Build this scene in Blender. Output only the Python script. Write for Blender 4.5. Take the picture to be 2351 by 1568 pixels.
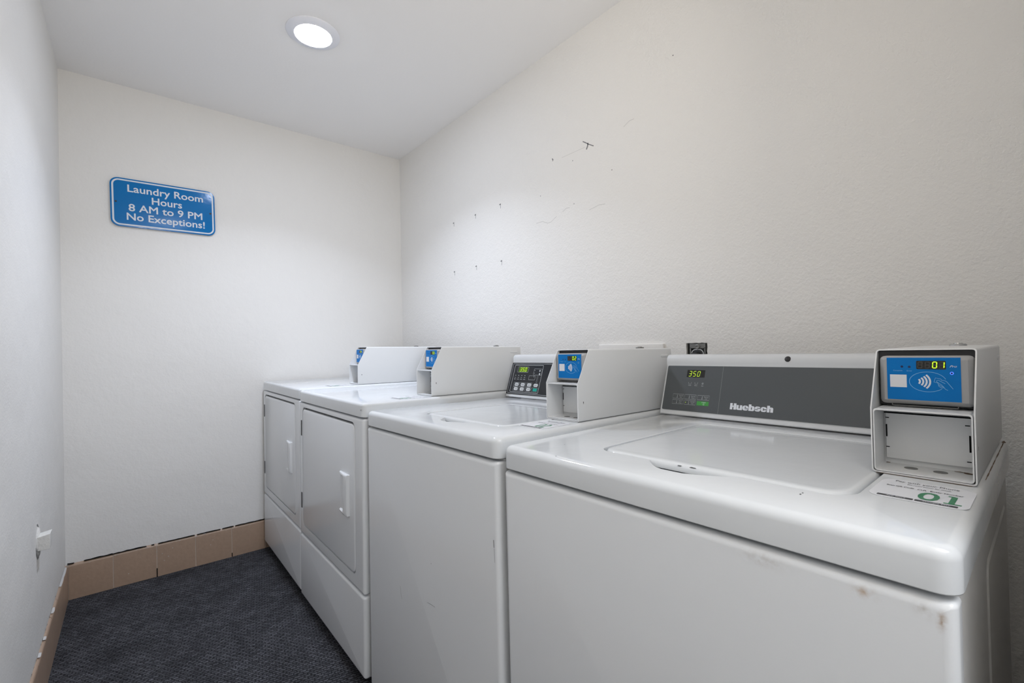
import bpy, bmesh, math, random
from mathutils import Vector, Matrix

for o in list(bpy.data.objects):
    bpy.data.objects.remove(o)
SC = bpy.context.scene
COL = SC.collection
R = math.radians
rnd = random.Random(7)

# ------------------------------------------------------------------ camera
F_PX, CY = 1046.86, 793.40
YAW, PITCH, ROLL, CAM_H = 39.9214, 0.0821, -1.0247, 1.0711
y_, p_, r_ = R(YAW), R(PITCH), R(ROLL)
fwd = Vector((math.sin(y_)*math.cos(p_), math.cos(y_)*math.cos(p_), math.sin(p_)))
rt = Vector((math.cos(y_), -math.sin(y_), 0))
up = rt.cross(fwd)
rt2 = rt*math.cos(r_) + up*math.sin(r_)
up2 = -rt*math.sin(r_) + up*math.cos(r_)
cd = bpy.data.cameras.new('camera')
cd.sensor_fit = 'HORIZONTAL'
cd.sensor_width = 36.0
cd.lens = 36.0*F_PX/2351.0
cd.shift_y = (CY-784.0)/2351.0
cd.clip_start = 0.02
cam = bpy.data.objects.new('camera', cd)
COL.objects.link(cam)
mw = Matrix((rt2, up2, -fwd)).transposed().to_4x4()
mw.translation = Vector((0, 0, CAM_H))
cam.matrix_world = mw
SC.camera = cam

# ------------------------------------------------------------------ world, exposure, lamps
LAMP_MAIN = 90.0            # emission of the round ceiling lamp in view
FILL_PANEL = 6.5            # emission of the added fill panel, unseen behind the camera
C_MAIN = (0.84, 0.92, 1.09)
C_REAR = (0.89, 0.95, 1.05)
C_BOUNCE = (1.0, 0.91, 0.78)
EXPOSURE = 0.0
BEAM_MAIN = 7.0            # watts, downward beam of the lamp in view
BOUNCE = 12.0               # watts, added fill light aimed at the ceiling behind the camera


def area_lamp(name, loc, aim, size, watts, col, spread=180, shape='DISK'):
    d = bpy.data.lights.new(name, 'AREA')
    d.shape = shape
    d.size = size
    d.energy = watts
    d.color = col
    d.spread = R(spread)
    o = bpy.data.objects.new(name, d)
    o.location = loc
    o.rotation_euler = (Vector(aim)-Vector(loc)).to_track_quat('-Z', 'Y').to_euler()
    COL.objects.link(o)


area_lamp('downlight_beam', (0.569, 1.868, 2.3025), (0.569, 1.868, 0), 0.13, BEAM_MAIN, C_MAIN, 120)
area_lamp('bounce_fill', (0.20, -0.45, 1.60), (0.35, 0.15, 2.32), 0.30, BOUNCE, C_BOUNCE, 150)  # unseen lamp put in to lift the ceiling and walls
w = bpy.data.worlds.new('world')
SC.world = w
w.use_nodes = True
w.node_tree.nodes['Background'].inputs[0].default_value = (0.5, 0.5, 0.5, 1)
w.node_tree.nodes['Background'].inputs[1].default_value = 0.3
SC.view_settings.view_transform = 'Standard'
SC.view_settings.look = 'None'
SC.view_settings.gamma = 1
SC.view_settings.use_curve_mapping = False
SC.view_settings.exposure = EXPOSURE

# ------------------------------------------------------------------ materials
MATS = {}

def mat(name, col, rough=0.5, metal=0.0, emit=None, estr=0.0, coat=0.0, spec=0.5, bump=None, var=None):
    m = bpy.data.materials.new(name)
    m.use_nodes = True
    nt = m.node_tree
    b = nt.nodes['Principled BSDF']
    b.inputs['Base Color'].default_value = (*col, 1)
    b.inputs['Roughness'].default_value = rough
    b.inputs['Metallic'].default_value = metal
    b.inputs['Coat Weight'].default_value = coat
    b.inputs['Coat Roughness'].default_value = 0.05
    b.inputs['Specular IOR Level'].default_value = spec
    if emit:
        b.inputs['Emission Color'].default_value = (*emit, 1)
        b.inputs['Emission Strength'].default_value = estr
    tc = nt.nodes.new('ShaderNodeTexCoord')
    if var:     # slow colour variation (scale, amount)
        n = nt.nodes.new('ShaderNodeTexNoise')
        n.inputs['Scale'].default_value = var[0]
        n.inputs['Detail'].default_value = 4
        nt.links.new(tc.outputs['Object'], n.inputs['Vector'])
        rmp = nt.nodes.new('ShaderNodeMapRange')
        rmp.inputs[3].default_value = 1-var[1]
        rmp.inputs[4].default_value = 1+var[1]
        nt.links.new(n.outputs['Fac'], rmp.inputs[0])
        mul = nt.nodes.new('ShaderNodeVectorMath')
        mul.operation = 'SCALE'
        mul.inputs[0].default_value = col
        nt.links.new(rmp.outputs[0], mul.inputs['Scale'])
        nt.links.new(mul.outputs[0], b.inputs['Base Color'])
    if bump:    # list of (scale, distance)
        prev = None
        for sc, dist in bump:
            n = nt.nodes.new('ShaderNodeTexNoise')
            n.inputs['Scale'].default_value = sc
            n.inputs['Detail'].default_value = 3
            nt.links.new(tc.outputs['Object'], n.inputs['Vector'])
            bp = nt.nodes.new('ShaderNodeBump')
            bp.inputs['Strength'].default_value = 1
            bp.inputs['Distance'].default_value = dist
            nt.links.new(n.outputs['Fac'], bp.inputs['Height'])
            if prev:
                nt.links.new(prev.outputs[0], bp.inputs['Normal'])
            prev = bp
        nt.links.new(prev.outputs[0], b.inputs['Normal'])
    MATS[name] = m
    return m

WALL = (0.83, 0.815, 0.787)
mat('wall_paint', WALL, 0.62, bump=[(150, 0.0016), (45, 0.0015), (6, 0.003)], var=(1.3, 0.015), spec=0.35)
mat('wall_paint_smooth', WALL, 0.6, bump=[(130, 0.0006), (34, 0.0016), (5, 0.004)], var=(1.3, 0.02), spec=0.35)
mat('wall_paint_left', WALL, 0.55, bump=[(190, 0.0005), (16, 0.0012), (2.5, 0.012)], var=(1.3, 0.01), spec=0.4)
mat('ceiling_paint', (0.93, 0.915, 0.90), 0.8, bump=[(90, 0.0004)], spec=0.2)
mat('enamel', (0.77, 0.785, 0.80), 0.16, bump=[(260, 0.00006)], spec=0.5)
mat('enamel_top', (0.69, 0.71, 0.725), 0.10, bump=[(14, 0.0006)], spec=0.5)
mat('side_enamel', (0.72, 0.71, 0.69), 0.3)
mat('powder_coat', (0.74, 0.75, 0.755), 0.32, bump=[(420, 0.00008)])
mat('white_plastic', (0.64, 0.655, 0.67), 0.25)
mat('grey_panel', (0.072, 0.080, 0.086), 0.38)
mat('black_panel', (0.012, 0.014, 0.018), 0.25)
mat('reader_plastic', (0.36, 0.36, 0.36), 0.5)
mat('blue_label', (0.0, 0.165, 0.50), 0.45, spec=0.2)
mat('sign_blue', (0.0, 0.165, 0.47), 0.16, bump=[(60, 0.0003)], spec=0.3)
mat('print_white', (0.72, 0.75, 0.80), 0.5)
mat('print_lightblue', (0.20, 0.46, 0.74), 0.5)
mat('print_grey', (0.46, 0.48, 0.49), 0.5)
mat('print_dark', (0.05, 0.05, 0.055), 0.5)
mat('print_green', (0.05, 0.22, 0.11), 0.5)
mat('key_green', (0.05, 0.30, 0.05), 0.4)
mat('key_teal', (0.0, 0.30, 0.24), 0.4)
mat('key_white', (0.55, 0.57, 0.58), 0.4)
mat('label_paper', (0.72, 0.73, 0.76), 0.45)
mat('display_black', (0.012, 0.012, 0.010), 0.2)
mat('segment_off', (0.075, 0.07, 0.07), 0.4)
mat('segment_lit', (0.3, 0.6, 0.0), 0.4, emit=(0.62, 1.0, 0.03), estr=1.15)
mat('segment_dim', (0.3, 0.45, 0.0), 0.4, emit=(0.50, 0.72, 0.04), estr=0.9)
mat('display_glow', (0.04, 0.08, 0.0), 0.3, emit=(0.035, 0.085, 0.004), estr=1.0)
mat('led_blue', (0.05, 0.1, 0.9), 0.3, emit=(0.12, 0.25, 1.0), estr=1.3)
mat('led_off', (0.005, 0.02, 0.09), 0.3)
mat('dark_metal', (0.03, 0.03, 0.032), 0.5)
mat('black_void', (0.004, 0.004, 0.004), 0.9, spec=0.1)
mat('chrome', (0.55, 0.55, 0.55), 0.2, metal=1.0)
mat('zinc', (0.22, 0.22, 0.21), 0.45, metal=0.7)
mat('black_rubber', (0.012, 0.012, 0.013), 0.5)
mat('rust', (0.17, 0.11, 0.07), 0.8)
mat('scuff', (0.22, 0.22, 0.225), 0.7)
mat('faint_scuff', (0.60, 0.59, 0.57), 0.7)
mat('plaster', (0.70, 0.69, 0.66), 0.8, bump=[(160, 0.001)])
mat('paint_blob', (0.55, 0.54, 0.53), 0.6)
mat('grout', (0.66, 0.58, 0.50), 0.9)
mat('tile', (0.41, 0.29, 0.21), 0.33, var=(70, 0.10), bump=[(90, 0.0004)])
mat('lamp_trim', (0.86, 0.87, 0.92), 0.45)
mat('lamp_glow', (1, 1, 1), 0.5, emit=C_MAIN, estr=LAMP_MAIN)
mat('fill_panel_glow', (1, 1, 1), 0.5, emit=C_REAR, estr=FILL_PANEL)  # glow of the added rear fill panel


def carpet_mat():
    m = bpy.data.materials.new('carpet')
    m.use_nodes = True
    nt = m.node_tree
    L = nt.links
    b = nt.nodes['Principled BSDF']
    b.inputs['Roughness'].default_value = 0.95
    b.inputs['Specular IOR Level'].default_value = 0.15
    tc = nt.nodes.new('ShaderNodeTexCoord')
    mp = nt.nodes.new('ShaderNodeMapping')
    mp.inputs['Rotation'].default_value = (0, 0, R(11))
    L.new(tc.outputs['Object'], mp.inputs['Vector'])
    nz = nt.nodes.new('ShaderNodeTexNoise')
    nz.inputs['Scale'].default_value = 120
    nz.inputs['Detail'].default_value = 4
    L.new(tc.outputs['Object'], nz.inputs['Vector'])
    mx = nt.nodes.new('ShaderNodeVectorMath')
    mx.operation = 'MULTIPLY_ADD'
    mx.inputs[1].default_value = (0.018, 0.011, 0)
    L.new(nz.outputs['Color'], mx.inputs[0])
    L.new(mp.outputs[0], mx.inputs[2])
    br = nt.nodes.new('ShaderNodeTexBrick')      # staggered loops in ribs
    br.offset = 0.5
    br.inputs['Color1'].default_value = (1, 1, 1, 1)
    br.inputs['Color2'].default_value = (0.45, 0.45, 0.45, 1)
    br.inputs['Mortar'].default_value = (0, 0, 0, 1)
    br.inputs['Scale'].default_value = 1
    br.inputs['Mortar Size'].default_value = 0.0034
    br.inputs['Mortar Smooth'].default_value = 1.0
    br.inputs['Brick Width'].default_value = 0.020
    br.inputs['Row Height'].default_value = 0.0105
    L.new(mx.outputs[0], br.inputs['Vector'])
    n2 = nt.nodes.new('ShaderNodeTexNoise')
    n2.inputs['Scale'].default_value = 260
    n2.inputs['Detail'].default_value = 3
    L.new(tc.outputs['Object'], n2.inputs['Vector'])
    n3 = nt.nodes.new('ShaderNodeTexNoise')
    n3.inputs['Scale'].default_value = 9
    n3.inputs['Detail'].default_value = 5
    L.new(tc.outputs['Object'], n3.inputs['Vector'])
    cr = nt.nodes.new('ShaderNodeMapRange')
    cr.inputs[1].default_value = 0.3
    cr.inputs[2].default_value = 0.7
    cr.inputs[3].default_value = 0.75
    cr.inputs[4].default_value = 1.3
    L.new(n3.outputs['Fac'], cr.inputs[0])
    mr = nt.nodes.new('ShaderNodeMapRange')
    mr.inputs[3].default_value = 0.22
    mr.inputs[4].default_value = 1.25
    L.new(br.outputs['Color'], mr.inputs[0])
    m1 = nt.nodes.new('ShaderNodeMath')
    m1.operation = 'MULTIPLY'
    L.new(cr.outputs[0], m1.inputs[0])
    L.new(mr.outputs[0], m1.inputs[1])
    m2 = nt.nodes.new('ShaderNodeMath')
    m2.operation = 'MULTIPLY_ADD'
    m2.inputs[1].default_value = 2.6
    m2.inputs[2].default_value = -0.3
    L.new(n2.outputs['Fac'], m2.inputs[0])
    m3 = nt.nodes.new('ShaderNodeMath')
    m3.operation = 'MULTIPLY'
    L.new(m1.outputs[0], m3.inputs[0])
    L.new(m2.outputs[0], m3.inputs[1])
    sc = nt.nodes.new('ShaderNodeVectorMath')
    sc.operation = 'SCALE'
    sc.inputs[0].default_value = (0.078, 0.079, 0.088)
    L.new(m3.outputs[0], sc.inputs['Scale'])
    L.new(sc.outputs[0], b.inputs['Base Color'])
    bp = nt.nodes.new('ShaderNodeBump')
    bp.inputs['Distance'].default_value = 0.003
    bp.inputs['Strength'].default_value = 0.9
    L.new(br.outputs['Color'], bp.inputs['Height'])
    bp2 = nt.nodes.new('ShaderNodeBump')
    bp2.inputs['Distance'].default_value = 0.0015
    L.new(n2.outputs['Fac'], bp2.inputs['Height'])
    L.new(bp.outputs[0], bp2.inputs['Normal'])
    L.new(bp2.outputs[0], b.inputs['Normal'])
    MATS['carpet'] = m


def stained_enamel(name, spots):
    """enamel with rub marks at fixed places on the panel: (u, w, ru, rw, colour, amount)"""
    m = mat(name, (0.77, 0.785, 0.80), 0.16, bump=[(260, 0.00006)])
    nt = m.node_tree
    L = nt.links
    b = nt.nodes['Principled BSDF']
    tc = nt.nodes.new('ShaderNodeTexCoord')
    nz = nt.nodes.new('ShaderNodeTexNoise')
    nz.inputs['Scale'].default_value = 130
    nz.inputs['Detail'].default_value = 6
    L.new(tc.outputs['Object'], nz.inputs['Vector'])
    prev = None
    for (u, wv, ru, rw, colr, amt) in spots:
        mp = nt.nodes.new('ShaderNodeMapping')
        mp.vector_type = 'TEXTURE'
        mp.inputs['Location'].default_value = (0, -u, wv)
        mp.inputs['Scale'].default_value = (1, ru, rw)
        L.new(tc.outputs['Object'], mp.inputs['Vector'])
        g = nt.nodes.new('ShaderNodeTexGradient')
        g.gradient_type = 'QUADRATIC_SPHERE'
        L.new(mp.outputs[0], g.inputs[0])
        mr = nt.nodes.new('ShaderNodeMapRange')
        mr.inputs[1].default_value = 0.36
        mr.inputs[2].default_value = 0.70
        L.new(nz.outputs['Fac'], mr.inputs[0])
        ml = nt.nodes.new('ShaderNodeMath')
        ml.operation = 'MULTIPLY'
        L.new(g.outputs['Fac'], ml.inputs[0])
        L.new(mr.outputs[0], ml.inputs[1])
        m2 = nt.nodes.new('ShaderNodeMath')
        m2.operation = 'MULTIPLY'
        m2.inputs[1].default_value = amt
        m2.use_clamp = True
        L.new(ml.outputs[0], m2.inputs[0])
        mix = nt.nodes.new('ShaderNodeMix')
        mix.data_type = 'RGBA'
        L.new(m2.outputs[0], mix.inputs[0])
        if prev:
            L.new(prev.outputs[2], mix.inputs[6])
        else:
            mix.inputs[6].default_value = (0.77, 0.785, 0.80, 1)
        mix.inputs[7].default_value = (*colr, 1)
        prev = mix
    L.new(prev.outputs[2], b.inputs['Base Color'])
    return m


carpet_mat()
stained_enamel('enamel_stained', [
    (0.485, 0.851, 0.045, 0.016, (0.50, 0.46, 0.43), 0.75),
    (0.582, 0.851, 0.018, 0.012, (0.52, 0.42, 0.34), 1.1),
    (0.640, 0.846, 0.006, 0.016, (0.44, 0.34, 0.26), 1.7),
    (0.628, 0.852, 0.014, 0.014, (0.48, 0.45, 0.42), 0.8)])

# ------------------------------------------------------------------ mesh helpers

STUFF = {'crack', 'chip', 'key_text', 'scratch', 'paint_spot', 'paint_smear', 'wall_scratch', 'faint_scratch', 'rust_spot', 'rust_line', 'dark_segment', 'printed_key', 'printed_text', 'badge_text', 'printed_symbol'}


def obj(name, bm, m, parent=None, smooth=35, conv=False, bevel=0, **props):
    if name in STUFF:
        props.setdefault('kind', 'stuff')
    if conv:    # machine frame (u right, v depth, w up) -> local x depth, y left, z up
        for v in bm.verts:
            u, vv, ww = v.co
            v.co = (vv, -u, ww)
    me = bpy.data.meshes.new(name)
    bmesh.ops.recalc_face_normals(bm, faces=bm.faces) if props.pop('recalc', True) else None
    bm.to_mesh(me)
    bm.free()
    me.materials.append(MATS[m] if isinstance(m, str) else m)
    if smooth:
        me.shade_smooth()
        me.set_sharp_from_angle(angle=R(smooth))
    o = bpy.data.objects.new(name, me)
    COL.objects.link(o)
    if parent:
        o.parent = parent
    if bevel:
        md = o.modifiers.new('bevel', 'BEVEL')
        md.width = bevel
        md.segments = 3
        md.limit_method = 'ANGLE'
        md.angle_limit = R(40)
    for k, v in props.items():
        o[k] = v
    return o


def empty(name, label, cat, mtx=None, **props):
    o = bpy.data.objects.new(name, None)
    o.empty_display_size = 0.1
    COL.objects.link(o)
    if mtx is not None:
        o.matrix_world = mtx
    o['label'] = label
    o['category'] = cat
    for k, v in props.items():
        o[k] = v
    return o


def box(bm, lo, hi):
    vs = [bm.verts.new((x, y, z)) for x in (lo[0], hi[0]) for y in (lo[1], hi[1]) for z in (lo[2], hi[2])]
    for f in ((0, 1, 3, 2), (4, 6, 7, 5), (0, 4, 5, 1), (2, 3, 7, 6), (0, 2, 6, 4), (1, 5, 7, 3)):
        bm.faces.new([vs[i] for i in f])
    return bm


def rr_pts(lo, hi, rad, n=6):
    rad = max(rad, 0.0002)
    pts = []
    for cx, cy, a0 in ((hi[0]-rad, hi[1]-rad, 0), (lo[0]+rad, hi[1]-rad, 90), (lo[0]+rad, lo[1]+rad, 180), (hi[0]-rad, lo[1]+rad, 270)):
        for i in range(n+1):
            a = R(a0+90*i/n)
            pts.append((cx+rad*math.cos(a), cy+rad*math.sin(a)))
    return pts


def rr_prism(bm, lo, hi, rad, prof, fn, n=6, caps=(True, True)):
    """stack of rounded rectangles; prof = [(inset, height)], fn(x, y, h) -> point"""
    rings = []
    for ins, h in prof:
        p = rr_pts((lo[0]+ins, lo[1]+ins), (hi[0]-ins, hi[1]-ins), rad-ins, n)
        rings.append([bm.verts.new(fn(x, y, h)) for x, y in p])
    for a, b in zip(rings, rings[1:]):
        for i in range(len(a)):
            j = (i+1) % len(a)
            bm.faces.new((a[i], a[j], b[j], b[i]))
    if caps[0]:
        bm.faces.new(rings[0][::-1])
    if caps[1]:
        bm.faces.new(rings[-1])
    return bm


def round_prof(h0, h1, r, n=4, both=False):
    """profile from h0 to h1 with the far end (h1) rounded by r"""
    s = 1 if h1 > h0 else -1
    pr = []
    if both:
        for i in range(n, 0, -1):
            a = R(90*i/n)
            pr.append((r-r*math.cos(a), h0+s*(r-r*math.sin(a))))
    pr.append((0, h0+s*(r if both else 0)))
    for i in range(n+1):
        a = R(90*i/n)
        pr.append((r-r*math.cos(a), h1-s*(r-r*math.sin(a))))
    return pr


FRONT = lambda x, y, h: (x, h, y)      # rectangle in u,w ; height along v
TOP = lambda x, y, h: (x, y, h)        # rectangle in u,v ; height along w
SIDE = lambda x, y, h: (h, x, y)       # rectangle in v,w ; height along u


def disc(bm, c, r, fn=lambda x, y: (x, y, 0), n=20, sx=1.0):
    vs = [bm.verts.new(fn(c[0]+r*sx*math.cos(2*math.pi*i/n), c[1]+r*math.sin(2*math.pi*i/n))) for i in range(n)]
    bm.faces.new(vs)


def lathe(bm, prof, n=32, fn=lambda x, y, z: (x, y, z), cap0=False, cap1=False):
    rings = []
    for r, z in prof:
        rings.append([bm.verts.new(fn(r*math.cos(2*math.pi*i/n), r*math.sin(2*math.pi*i/n), z)) for i in range(n)])
    for a, b in zip(rings, rings[1:]):
        for i in range(n):
            j = (i+1) % n
            bm.faces.new((a[i], a[j], b[j], b[i]))
    if cap0:
        bm.faces.new(rings[0][::-1])
    if cap1:
        bm.faces.new(rings[-1])


def strip(bm, pts, wd, fn, closed=False):
    """flat line of width wd through 2-D points"""
    n = len(pts)
    L, Rr = [], []
    for i in range(n):
        if closed:
            a, b = Vector(pts[i-1]), Vector(pts[(i+1) % n])
        else:
            a, b = Vector(pts[max(i-1, 0)]), Vector(pts[min(i+1, n-1)])
        d = (b-a).normalized()
        nn = Vector((-d.y, d.x))*wd/2
        p = Vector(pts[i])
        L.append(bm.verts.new(fn(*(p+nn))))
        Rr.append(bm.verts.new(fn(*(p-nn))))
    for i in range(n if closed else n-1):
        j = (i+1) % n
        bm.faces.new((L[i], L[j], Rr[j], Rr[i]))


def quad(bm, lo, hi, fn):
    bm.faces.new([bm.verts.new(fn(*p)) for p in ((lo[0], lo[1]), (hi[0], lo[1]), (hi[0], hi[1]), (lo[0], hi[1]))])


def text(bm, s, x, y, size, fn, align='LEFT', bold=0.0, sx=1.0, shear=0.0, width=None):
    cu = bpy.data.curves.new('t', 'FONT')
    cu.body = s
    cu.size = size
    cu.shear = shear
    cu.resolution_u = 3
    cu.align_x = align
    to = bpy.data.objects.new('t', cu)
    COL.objects.link(to)
    dg = bpy.context.evaluated_depsgraph_get()
    me = bpy.data.meshes.new_from_object(to.evaluated_get(dg))
    k = sx
    if width:
        xs = [v.co.x for v in me.vertices]
        k = width/max(1e-6, max(xs)-min(xs))
        x0 = min(xs)*k
        if align == 'LEFT':
            x -= x0
    o0 = Vector(fn(x, y))
    nrm = (Vector(fn(x+0.001, y))-o0).cross(Vector(fn(x, y+0.001))-o0).normalized()
    d = bold*size
    shifts = [(0, 0)]
    if bold:        # heavier strokes: shifted copies, each a hair above the last
        shifts += [(d, 0), (-d, 0), (0, d), (0, -d), (d*.7, d*.7), (-d*.7, d*.7), (d*.7, -d*.7), (-d*.7, -d*.7)]
    for q, (dx, dy) in enumerate(shifts):
        vs = [bm.verts.new(Vector(fn(x+v.co.x*k+dx, y+v.co.y+dy))+nrm*(0.000006*q)) for v in me.vertices]
        for p in me.polygons:
            try:
                bm.faces.new([vs[i] for i in p.vertices])
            except ValueError:
                pass
    bpy.data.objects.remove(to)
    bpy.data.meshes.remove(me)
    bpy.data.curves.remove(cu)


SEG = {'0': 'abcdef', '1': 'bc', '2': 'abged', '3': 'abgcd', '4': 'fgbc', '5': 'afgcd', '8': 'abcdefg', ' ': ''}


def digit(bm, segs, x, y, wd, ht, th, fn, shear=0.1):
    """seven-segment strokes; x, y = lower left"""
    g = th*0.12
    H = ht/2
    P = {'a': ((th*.5+g, ht-th/2), (wd-th*.5-g, ht-th/2)), 'd': ((th*.5+g, th/2), (wd-th*.5-g, th/2)),
         'g': ((th*.5+g, H), (wd-th*.5-g, H)),
         'f': ((th/2, H+g), (th/2, ht-th*.5-g)), 'b': ((wd-th/2, H+g), (wd-th/2, ht-th*.5-g)),
         'e': ((th/2, th*.5+g), (th/2, H-g)), 'c': ((wd-th/2, th*.5+g), (wd-th/2, H-g))}
    for s in segs:
        (ax, ay), (bx, by) = P[s]
        d = Vector((bx-ax, by-ay)).normalized()
        nn = Vector((-d.y, d.x))*th/2
        a, b = Vector((ax, ay)), Vector((bx, by))
        pts = [a, a+d*th/2+nn, b-d*th/2+nn, b, b-d*th/2-nn, a+d*th/2-nn]
        bm.faces.new([bm.verts.new(fn(x+q.x+q.y*shear, y+q.y)) for q in pts])


def boolean(o, cutters):
    for c in cutters:
        md = o.modifiers.new('cut', 'BOOLEAN')
        md.operation = 'DIFFERENCE'
        md.solver = 'EXACT'
        md.object = c
    dg = bpy.context.evaluated_depsgraph_get()
    me = bpy.data.meshes.new_from_object(o.evaluated_get(dg))
    o.modifiers.clear()
    o.data = me
    me.shade_smooth()
    me.set_sharp_from_angle(angle=R(35))
    for c in cutters:
        bpy.data.objects.remove(c)


# ------------------------------------------------------------------ room
XL, XR, YB, ZC = -0.2287, 1.3835, 2.7828, 2.3198
YN = -1.7          # end of the room behind the camera
T = 0.1


def slab(name, lo, hi, m, **kw):
    return obj(name, box(bmesh.new(), lo, hi), m, smooth=0, kind='structure', **kw)


slab('floor', (XL-T, YN-T, -0.1), (XR+T, YB+T, 0), 'carpet')
slab('ceiling', (XL-T, YN-T, ZC), (XR+T, YB+T, ZC+T), 'ceiling_paint')
slab('wall_left', (XL-T, YN, 0), (XL, YB, ZC), 'wall_paint_left')
slab('wall_back', (XL-T, YB, 0), (XR+T, YB+T, ZC), 'wall_paint_smooth')
wr = slab('wall_right', (XR, YN, 0), (XR+T, YB, ZC), 'wall_paint')
slab('wall_rear', (XL-T, YN-T, 0), (XR+T, YN, ZC), 'wall_paint')
slab('wall_stub', (0.60, -0.14, 0), (XR, -0.03, ZC), 'wall_paint')

# rough cut-out for the open electrical box
HY0, HY1, HZ0, HZ1 = 0.702, 0.7725, 0.965, 1.0715
cb = bmesh.new()
hp = []
for i in range(9):
    hp.append((HY0+(HY1-HY0)*i/8, HZ1+rnd.uniform(-.0012, .0015)))
for i in range(1, 9):
    hp.append((HY1+rnd.uniform(-.001, .002), HZ1-(HZ1-HZ0)*i/8))
hp.append((HY0, HZ0))
for i in range(1, 8):
    hp.append((HY0+rnd.uniform(-.002, .001), HZ0+(HZ1-HZ0)*i/8))
for x in (XR-0.02, XR+0.055):
    cb.faces.new([cb.verts.new((x, a, b)) for a, b in hp])
cb.verts.ensure_lookup_table()
k = len(hp)
for i in range(k):
    j = (i+1) % k
    cb.faces.new((cb.verts[i], cb.verts[j], cb.verts[k+j], cb.verts[k+i]))
boolean(wr, [obj('cut', cb, 'plaster', smooth=0)])
wr.data.shade_flat()

# screw holes left by a removed fitting, with a short drip under each, and scuffs
RW = lambda y, z: (XR-0.0004, y, z)
hole_me = None
for (hy, hz) in ((2.1366, 1.7598), (1.9287, 1.7573), (1.7214, 1.7597), (2.1365, 1.4893), (1.9291, 1.4903), (1.7191, 1.4849)):
    if hole_me is None:
        b = bmesh.new()
        disc(b, (0, 0), 0.0038, fn=lambda x, y: (0, x, y), n=12)
        quad(b, (-0.0024, -0.020), (0.0002, -0.002), lambda x, y: (0, x, y))
        quad(b, (0.003, -0.003), (0.009, 0.0022), lambda x, y: (0, x, y))
        ho = obj('screw_hole', b, 'scuff', wr, smooth=0)
        hole_me = ho.data
    else:
        ho = bpy.data.objects.new('screw_hole', hole_me)
        COL.objects.link(ho)
        ho.parent = wr
    ho.location = (XR-0.0004, hy, hz)
b = bmesh.new()
strip(b, [(1.1943, 1.8762), (1.175, 1.863), (1.168, 1.857), (1.150, 1.846), (1.1398, 1.8399)], 0.0035, RW)
strip(b, [(1.168, 1.862), (1.170, 1.850), (1.176, 1.8385)], 0.006, RW)
strip(b, [(1.366, 1.864), (1.3597, 1.8575), (1.363, 1.853)], 0.005, RW)
for q in ((1.2491, 1.818), (1.0552, 1.7211), (1.2462, 1.6425), (1.4408, 1.7256), (0.8, 2.02)):
    disc(b, q, 0.0022, RW, 8)
obj('wall_scratch', b, 'scuff', wr, smooth=0)
b = bmesh.new()
strip(b, [(1.1837, 1.850), (1.235, 1.850), (1.3091, 1.850)], 0.0014, RW)
strip(b, [(1.470, 1.612), (1.4304, 1.612), (1.40, 1.598), (1.3794, 1.5978), (1.345, 1.615)], 0.002, RW)
strip(b, [(1.31, 1.625), (1.29, 1.635), (1.27, 1.633)], 0.002, RW)
strip(b, [(1.1673, 1.5988), (1.12, 1.606), (1.0883, 1.6028)], 0.0018, RW)
strip(b, [(1.00, 1.86), (0.975, 1.872), (0.955, 1.872)], 0.0018, RW)
obj('faint_scratch', b, 'faint_scuff', wr, smooth=0)

# painted-over trim behind the second washer
b = bmesh.new()
rr_prism(b, (0.849, 0.95), (1.125, 1.0715), 0.003, round_prof(XR, XR-0.011, 0.003), SIDE)
obj('trim_1', b, 'wall_paint_smooth', kind='structure')

# ------------------------------------------------------------------ tile base
ZB = 0.155


def tile_mesh(length, tip):
    """one bull-nosed tile: x along the wall, y = 0 at the wall face, -tip into the room"""
    b = bmesh.new()
    prof = [(0, 0.0), (-tip, 0.0), (-tip, ZB-0.012)]
    for i in range(1, 6):
        a = R(90*i/5)
        prof.append((-tip+0.010*(1-math.cos(a)), ZB-0.012+0.012*math.sin(a)))
    prof.append((0, ZB))
    for x in (0, length):
        b.faces.new([b.verts.new((x, p[0], p[1])) for p in prof])
    b.verts.ensure_lookup_table()
    n = len(prof)
    for i in range(n):
        j = (i+1) % n
        b.faces.new((b.verts[i], b.verts[j], b.verts[n+j], b.verts[n+i]))
    return b


# grout backing is the baseboard itself, each tile is a child
bb = obj('baseboard_back', box(bmesh.new(), (XL, YB-0.007, 0), (XR, YB, ZB-0.006)), 'grout', smooth=0, kind='structure')
joints = [XL+0.008, -0.0725, 0.0843, 0.2372, 0.3929, 0.5490, 0.7050, 0.861, 1.017, 1.173, 1.3835]
for i, (a, c) in enumerate(zip(joints, joints[1:])):
    o = obj('tile', tile_mesh(c-a-0.0028, 0.010+rnd.uniform(-.0008, .0008)), 'tile', bb, smooth=30)
    o.location = (a+0.0014, YB, rnd.uniform(-.0012, .0012))
bl = obj('baseboard_left', box(bmesh.new(), (XL, YN, 0), (XL+0.005, YB-0.01, ZB-0.006)), 'grout', smooth=0, kind='structure')
y0 = YB-0.011
yj = [y0, 2.735, 2.578, 2.421, 2.264, 2.107]
while yj[-1] > YN+0.2:
    yj.append(yj[-1]-0.1565)
yj.append(YN)
tm = {}
for a, c in zip(yj, yj[1:]):
    ln = round(a-c-0.0026, 4)
    if ln not in tm:
        o = obj('tile', tile_mesh(ln, 0.008), 'tile', bl, smooth=30)
        tm[ln] = o.data
    else:
        o = bpy.data.objects.new('tile', tm[ln])
        COL.objects.link(o)
        o.parent = bl
    o.rotation_euler = (0, 0, R(90))
    o.location = (XL, c+0.0013, rnd.uniform(-.0012, .0008))
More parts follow.
